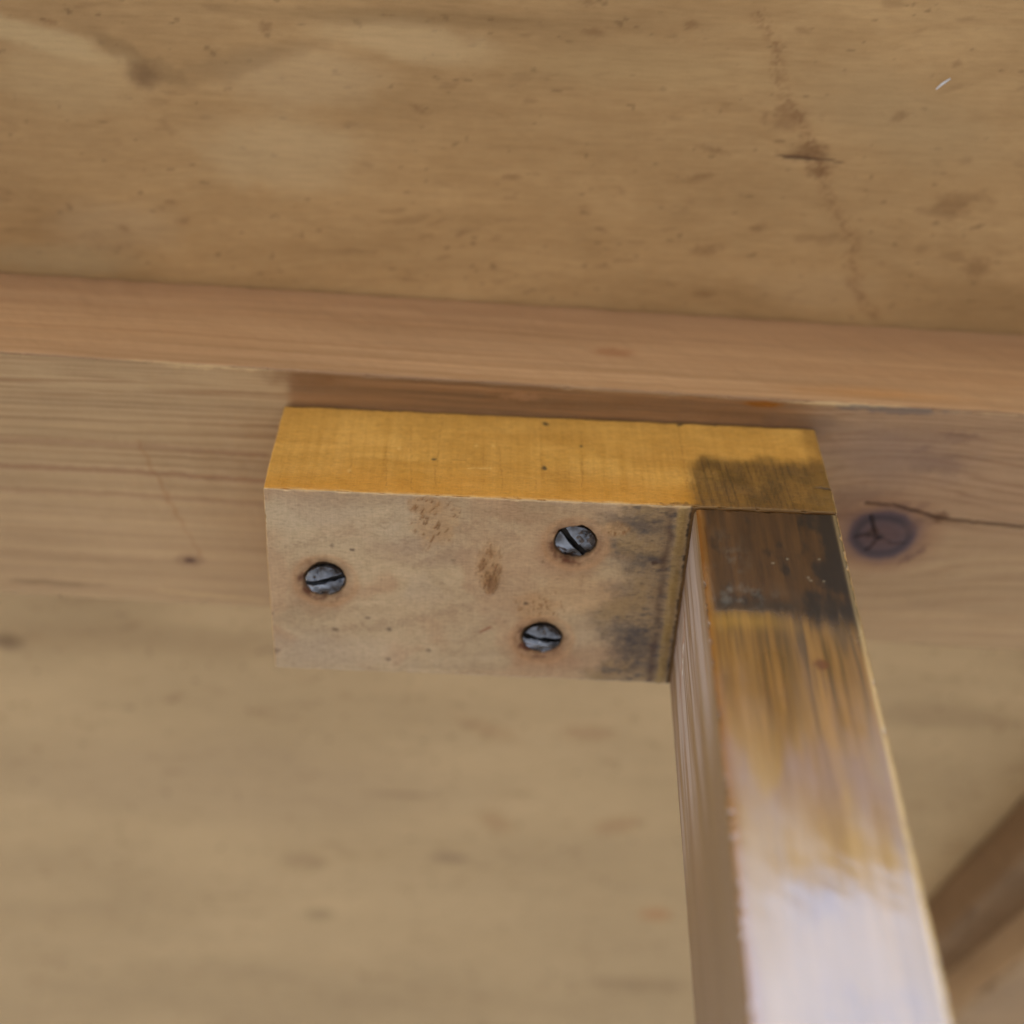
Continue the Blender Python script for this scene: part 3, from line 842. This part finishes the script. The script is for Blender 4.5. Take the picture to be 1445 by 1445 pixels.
# ---- leg ----------------------------------------------------------------------------
def paint_leg_front(x, z):
    p = Paint(x, z, P(126, 86, 40), .30)
    t = Z0 - z
    wv = (fbm(x * .2, z * .02, 3) - .5) * 2
    s1 = fbm(x * .75 + z * .012, z * .018, 5, 4, .6)
    p.mul(1 + (s1 - .5)[:, None] * np.array([.45, .55, .7]))
    s2 = fbm(x * .22 + z * .01, z * .012, 9, 3)
    p.mul(1 + (s2 - .5)[:, None] * np.array([.35, .4, .5]))
    u_ = (x - LX0) / (BX1 - LX0)
    # streaks getting fainter away from the joint, denser to the right
    dk = fbm(x * .9, z * .03, 15, 3, .6)
    p.over(P(50, 34, 16), sst(.42, .66, dk) * (1 - sst(30, 75, t)) * (.35 + .55 * sst(.2, .8, u_)))
    dk2 = fbm(x * 2.2, z * .06, 16, 3, .6)
    p.over(P(52, 36, 18), sst(.44, .70, dk2) * (1 - sst(30, 72, t)) * .65)
    p.over(P(72, 50, 20), (1 - sst(18, 50, t + wv * 6)) * (.35 + .65 * sst(.3, .8, u_ + (fbm(x * .2, z * .05, 18) - .5) * .6)) * .75)
    # dark brown zone against the block
    def ly(a, b): q = on_y(a, b, BY0); return q[0], q[2]
    zl, zr = ly(1010, 853)[1], ly(1200, 872)[1]
    zb = zl + (zr - zl) * u_ + (fbm(x * .25, z * .0, 21) - .5) * 2.0
    eb = .7 + 2.2 * sst(.35, .7, u_)
    dm = sst(zb - eb, zb + eb, z + (fbm(x * 1.2, z * .1, 22) - .5) * 2 * eb) * sst(.035, .075, u_ + (fbm(z * .2, x * 0, 4) - .5) * .02)
    tone = .45 + 1.1 * fbm(x * .9, z * .07, 24, 4, .65)
    p.over(np.outer(tone, P(62, 38, 14)), dm * .95)
    blk = sst(.43, .62, fbm(x * .35, z * .16, 26, 4) * .7 + .3 * sst(.5, 1.0, u_) + .12 * sst(-1, 8, zb + 6 - z) )
    p.over(P(26, 19, 12), dm * blk * .88)
    p.over(P(40, 30, 20), dm * np.exp(-((z - zb - 1.6) / 2.2) ** 2) * (.2 + .8 * fbm(x * .3, z * .3, 71)))
    p.over(P(140, 102, 40), np.exp(-((z - zb + 2.4) / 1.8) ** 2) * (1 - sst(.3, .7, u_)) * .45)
    # greyish scuffs
    g = fbm(x * .5, z * .35, 28, 4, .65)
    q = ly(1050, 838); env = np.exp(-((x - q[0]) / 6) ** 2 - ((z - q[1]) / 2.5) ** 2)
    p.over(P(100, 92, 82), env * sst(.45, .75, g) * .45)
    q = ly(1030, 800); env = np.exp(-((x - q[0]) / 3) ** 2 - ((z - q[1]) / 9) ** 2)
    p.over(P(92, 82, 70), env * sst(.45, .75, g) * .35)
    for a, b in ((1113, 786), (1093, 792), (1158, 786), (1144, 812), (1166, 817), (1147, 815), (1010, 900)):
        q = ly(a, b); p.blob(q[0], q[1], .25, .22, P(130, 116, 96), .5, freq=1, seed=int(a))
    q = ly(1166, 930); p.blob(q[0], q[1], 1.1, 1.2, P(84, 42, 18), .85, soft=.4, seed=33)
    q = ly(1200, 1110); p.blob(q[0], q[1], 3.0, 5, P(120, 96, 88), .4, soft=.9, seed=34)
    # paler wood below the dark varnish; cream and violet sky sheen painted in
    lowm = sst(42, 78, t + (fbm(x * .12, z * .04, 61) - .5) * 26)
    gr = .8 + .4 * fbm(x * .9, z * .02, 62, 3)
    p.over(np.outer(gr, P(154, 120, 74)), lowm * .75)
    pt = fbm(x * .11 + 5, z * .055, 63, 4, .6) + .35 * (u_ - .5)
    p.over(P(110, 90, 84), lowm * sst(.44, .80, pt) * .6)
    p.over(P(120, 92, 84), sst(36, 50, t) * (1 - sst(60, 76, t)) * sst(.45, .65, fbm(x * .2, z * .05, 64)) * .5)
    # orange varnish on the left arris
    am = 1 - sst(.0, .10, u_ + (fbm(z * .08, x * 0, 37) - .5) * .03)
    p.over(P(112, 66, 18), am * .8)
    p.over(P(206, 170, 118), sst(.945, .975, u_) * (.35 + .5 * sst(20, 60, t)))  # sky light caught by the right arris, put into the colour
    p.over(P(70, 48, 24), sst(.93, .99, u_) * sst(zb - 2, zb + 2, z) * .5)
    # worn smooth gloss: rougher near the joint
    p.r = .34 + .22 * (1 - sst(5, 45, t)) + (fbm(x * .12, z * .05, 39) - .5) * .50 + (fbm(x * .8, z * .03, 38) - .5) * .16
    p.r = p.r * (1 - dm) + .62 * dm
    p.h += (fbm(x * .5, z * .02, 41, 3) - .5) * .06 + (fbm(x * .06, z * .02, 43, 2) - .5) * .25
    return p
def paint_leg_left(y, z):
    p = Paint(y, z, P(106, 80, 52), .72)
    t = Z0 - z
    s1 = fbm(y * .55, z * .012, 5, 4, .6)
    p.mul(1 + (s1 - .5)[:, None] * np.array([.40, .48, .55]))
    w_ = (y - BY0) / (BY1 - BY0)
    g = fbm(y * .35 + z * .01, z * .02, 9, 4, .6)
    pale = (1 - sst(18, 60, t + (fbm(y * .3, z * .03, 7) - .5) * 24))
    p.over(P(134, 116, 108), pale * sst(.40, .62, g) * .9)
    p.over(P(138, 122, 116), pale * .7 * sst(.46, .66, fbm(y * .9, z * .03, 12, 3)) * .5)
    p.over(P(112, 84, 62), sst(.52, .7, fbm(y * .4, z * .015, 14)) * .5)
    # splinter of bare wood
    def lx(a, b): q = on_x(a, b, LX0); return q[1], q[2]
    p.line([lx(966, 900), lx(965, 950)], .5, P(196, 196, 196), .9, wob=.8, seed=4, breakup=.4)
    p.line([lx(968, 860), lx(966, 900), lx(960, 990)], .8, P(120, 78, 46), .7, wob=1, seed=5)
    p.over(P(104, 82, 62), (1 - sst(.0, .35, w_)) * sst(30, 80, t) * .4)
    p.over(P(88, 66, 42), sst(30, 80, t) * .7)
    q = lx(961, 1235); p.blob(q[0], q[1], 1.2, 2.2, P(50, 36, 28), .9, seed=15)
    p.h += (fbm(y * .8, z * .03, 41, 3) - .5) * .10
    q = lx(961, 1235); p.h -= .5 * np.exp(-((y - q[0]) / 1.0) ** 2 - ((z - q[1]) / 2.5) ** 2)
    return p
zl_ = np.concatenate([np.linspace(-450, 80, 60), np.arange(82, Z0, .4)])
leg = bar('leg', (LX0, BY0, -ZO + .5), (BX1 + .0, BY1, Z0 - .05), mat_leg, table,
          {'-y': (paint_leg_front, lines(LX0, BX1, .2), zl_), '-x': (paint_leg_left, lines(BY0, BY1, .25), zl_),
           '+x': (None, lines(BY0, BY1, 8), zl_), '+y': (None, lines(LX0, BX1, 8), zl_)},
          lean=LEAN, rad=.9, default_step=8, default=P(150, 112, 66), edge_seed=15, edge_amp=.04)
leg['label'] = 'glossy stained leg, dark brown where it meets the block'

# ---- diagonal members at the lower right ------------------------------------------------
def plank(name, pa, pb, width, z0, z1, c, label, amp=.2, seed=1):
    a, b = np.array(pa[:2]), np.array(pb[:2])
    L = np.linalg.norm(b - a); d = (b - a) / L; ang = math.atan2(d[1], d[0])
    n = np.array([-d[1], d[0]]); ctr = (a + b) / 2 + n * width / 2
    def paint(x, y):
        p = Paint(x, y, c, .6)
        g = fbm(x * .02, y * .25, seed, 4); p.mul(1 + (g - .5)[:, None] * np.array([.3, .35, .4]) * amp * 4)
        return p
    lo = (ctr[0] - L / 2, ctr[1] - width / 2, z0); hi = (ctr[0] + L / 2, ctr[1] + width / 2, z1)
    o = bar(name, lo, hi, mat_brace, table, {'-z': (paint, lines(lo[0], hi[0], 1.5), lines(lo[1], hi[1], 1.0))}, rad=2.0, default_step=6, default=c, rot=ang, edge_amp=.8, edge_seed=seed)
    o['label'] = label
    return o
zb = 252.0
plank('brace', on_z(1250, 1412, zb), on_z(1640, 1010, zb), 46, zb, Z2 - .05, P(118, 92, 66), 'dark brown diagonal brace at the lower right', seed=3)
zc = 240.0
plank('brace', on_z(1270, 1495, zc), on_z(1600, 1228, zc), 60, zc, Z2 - .1, P(150, 122, 92), 'lighter diagonal plank lapping the dark brace', seed=8)
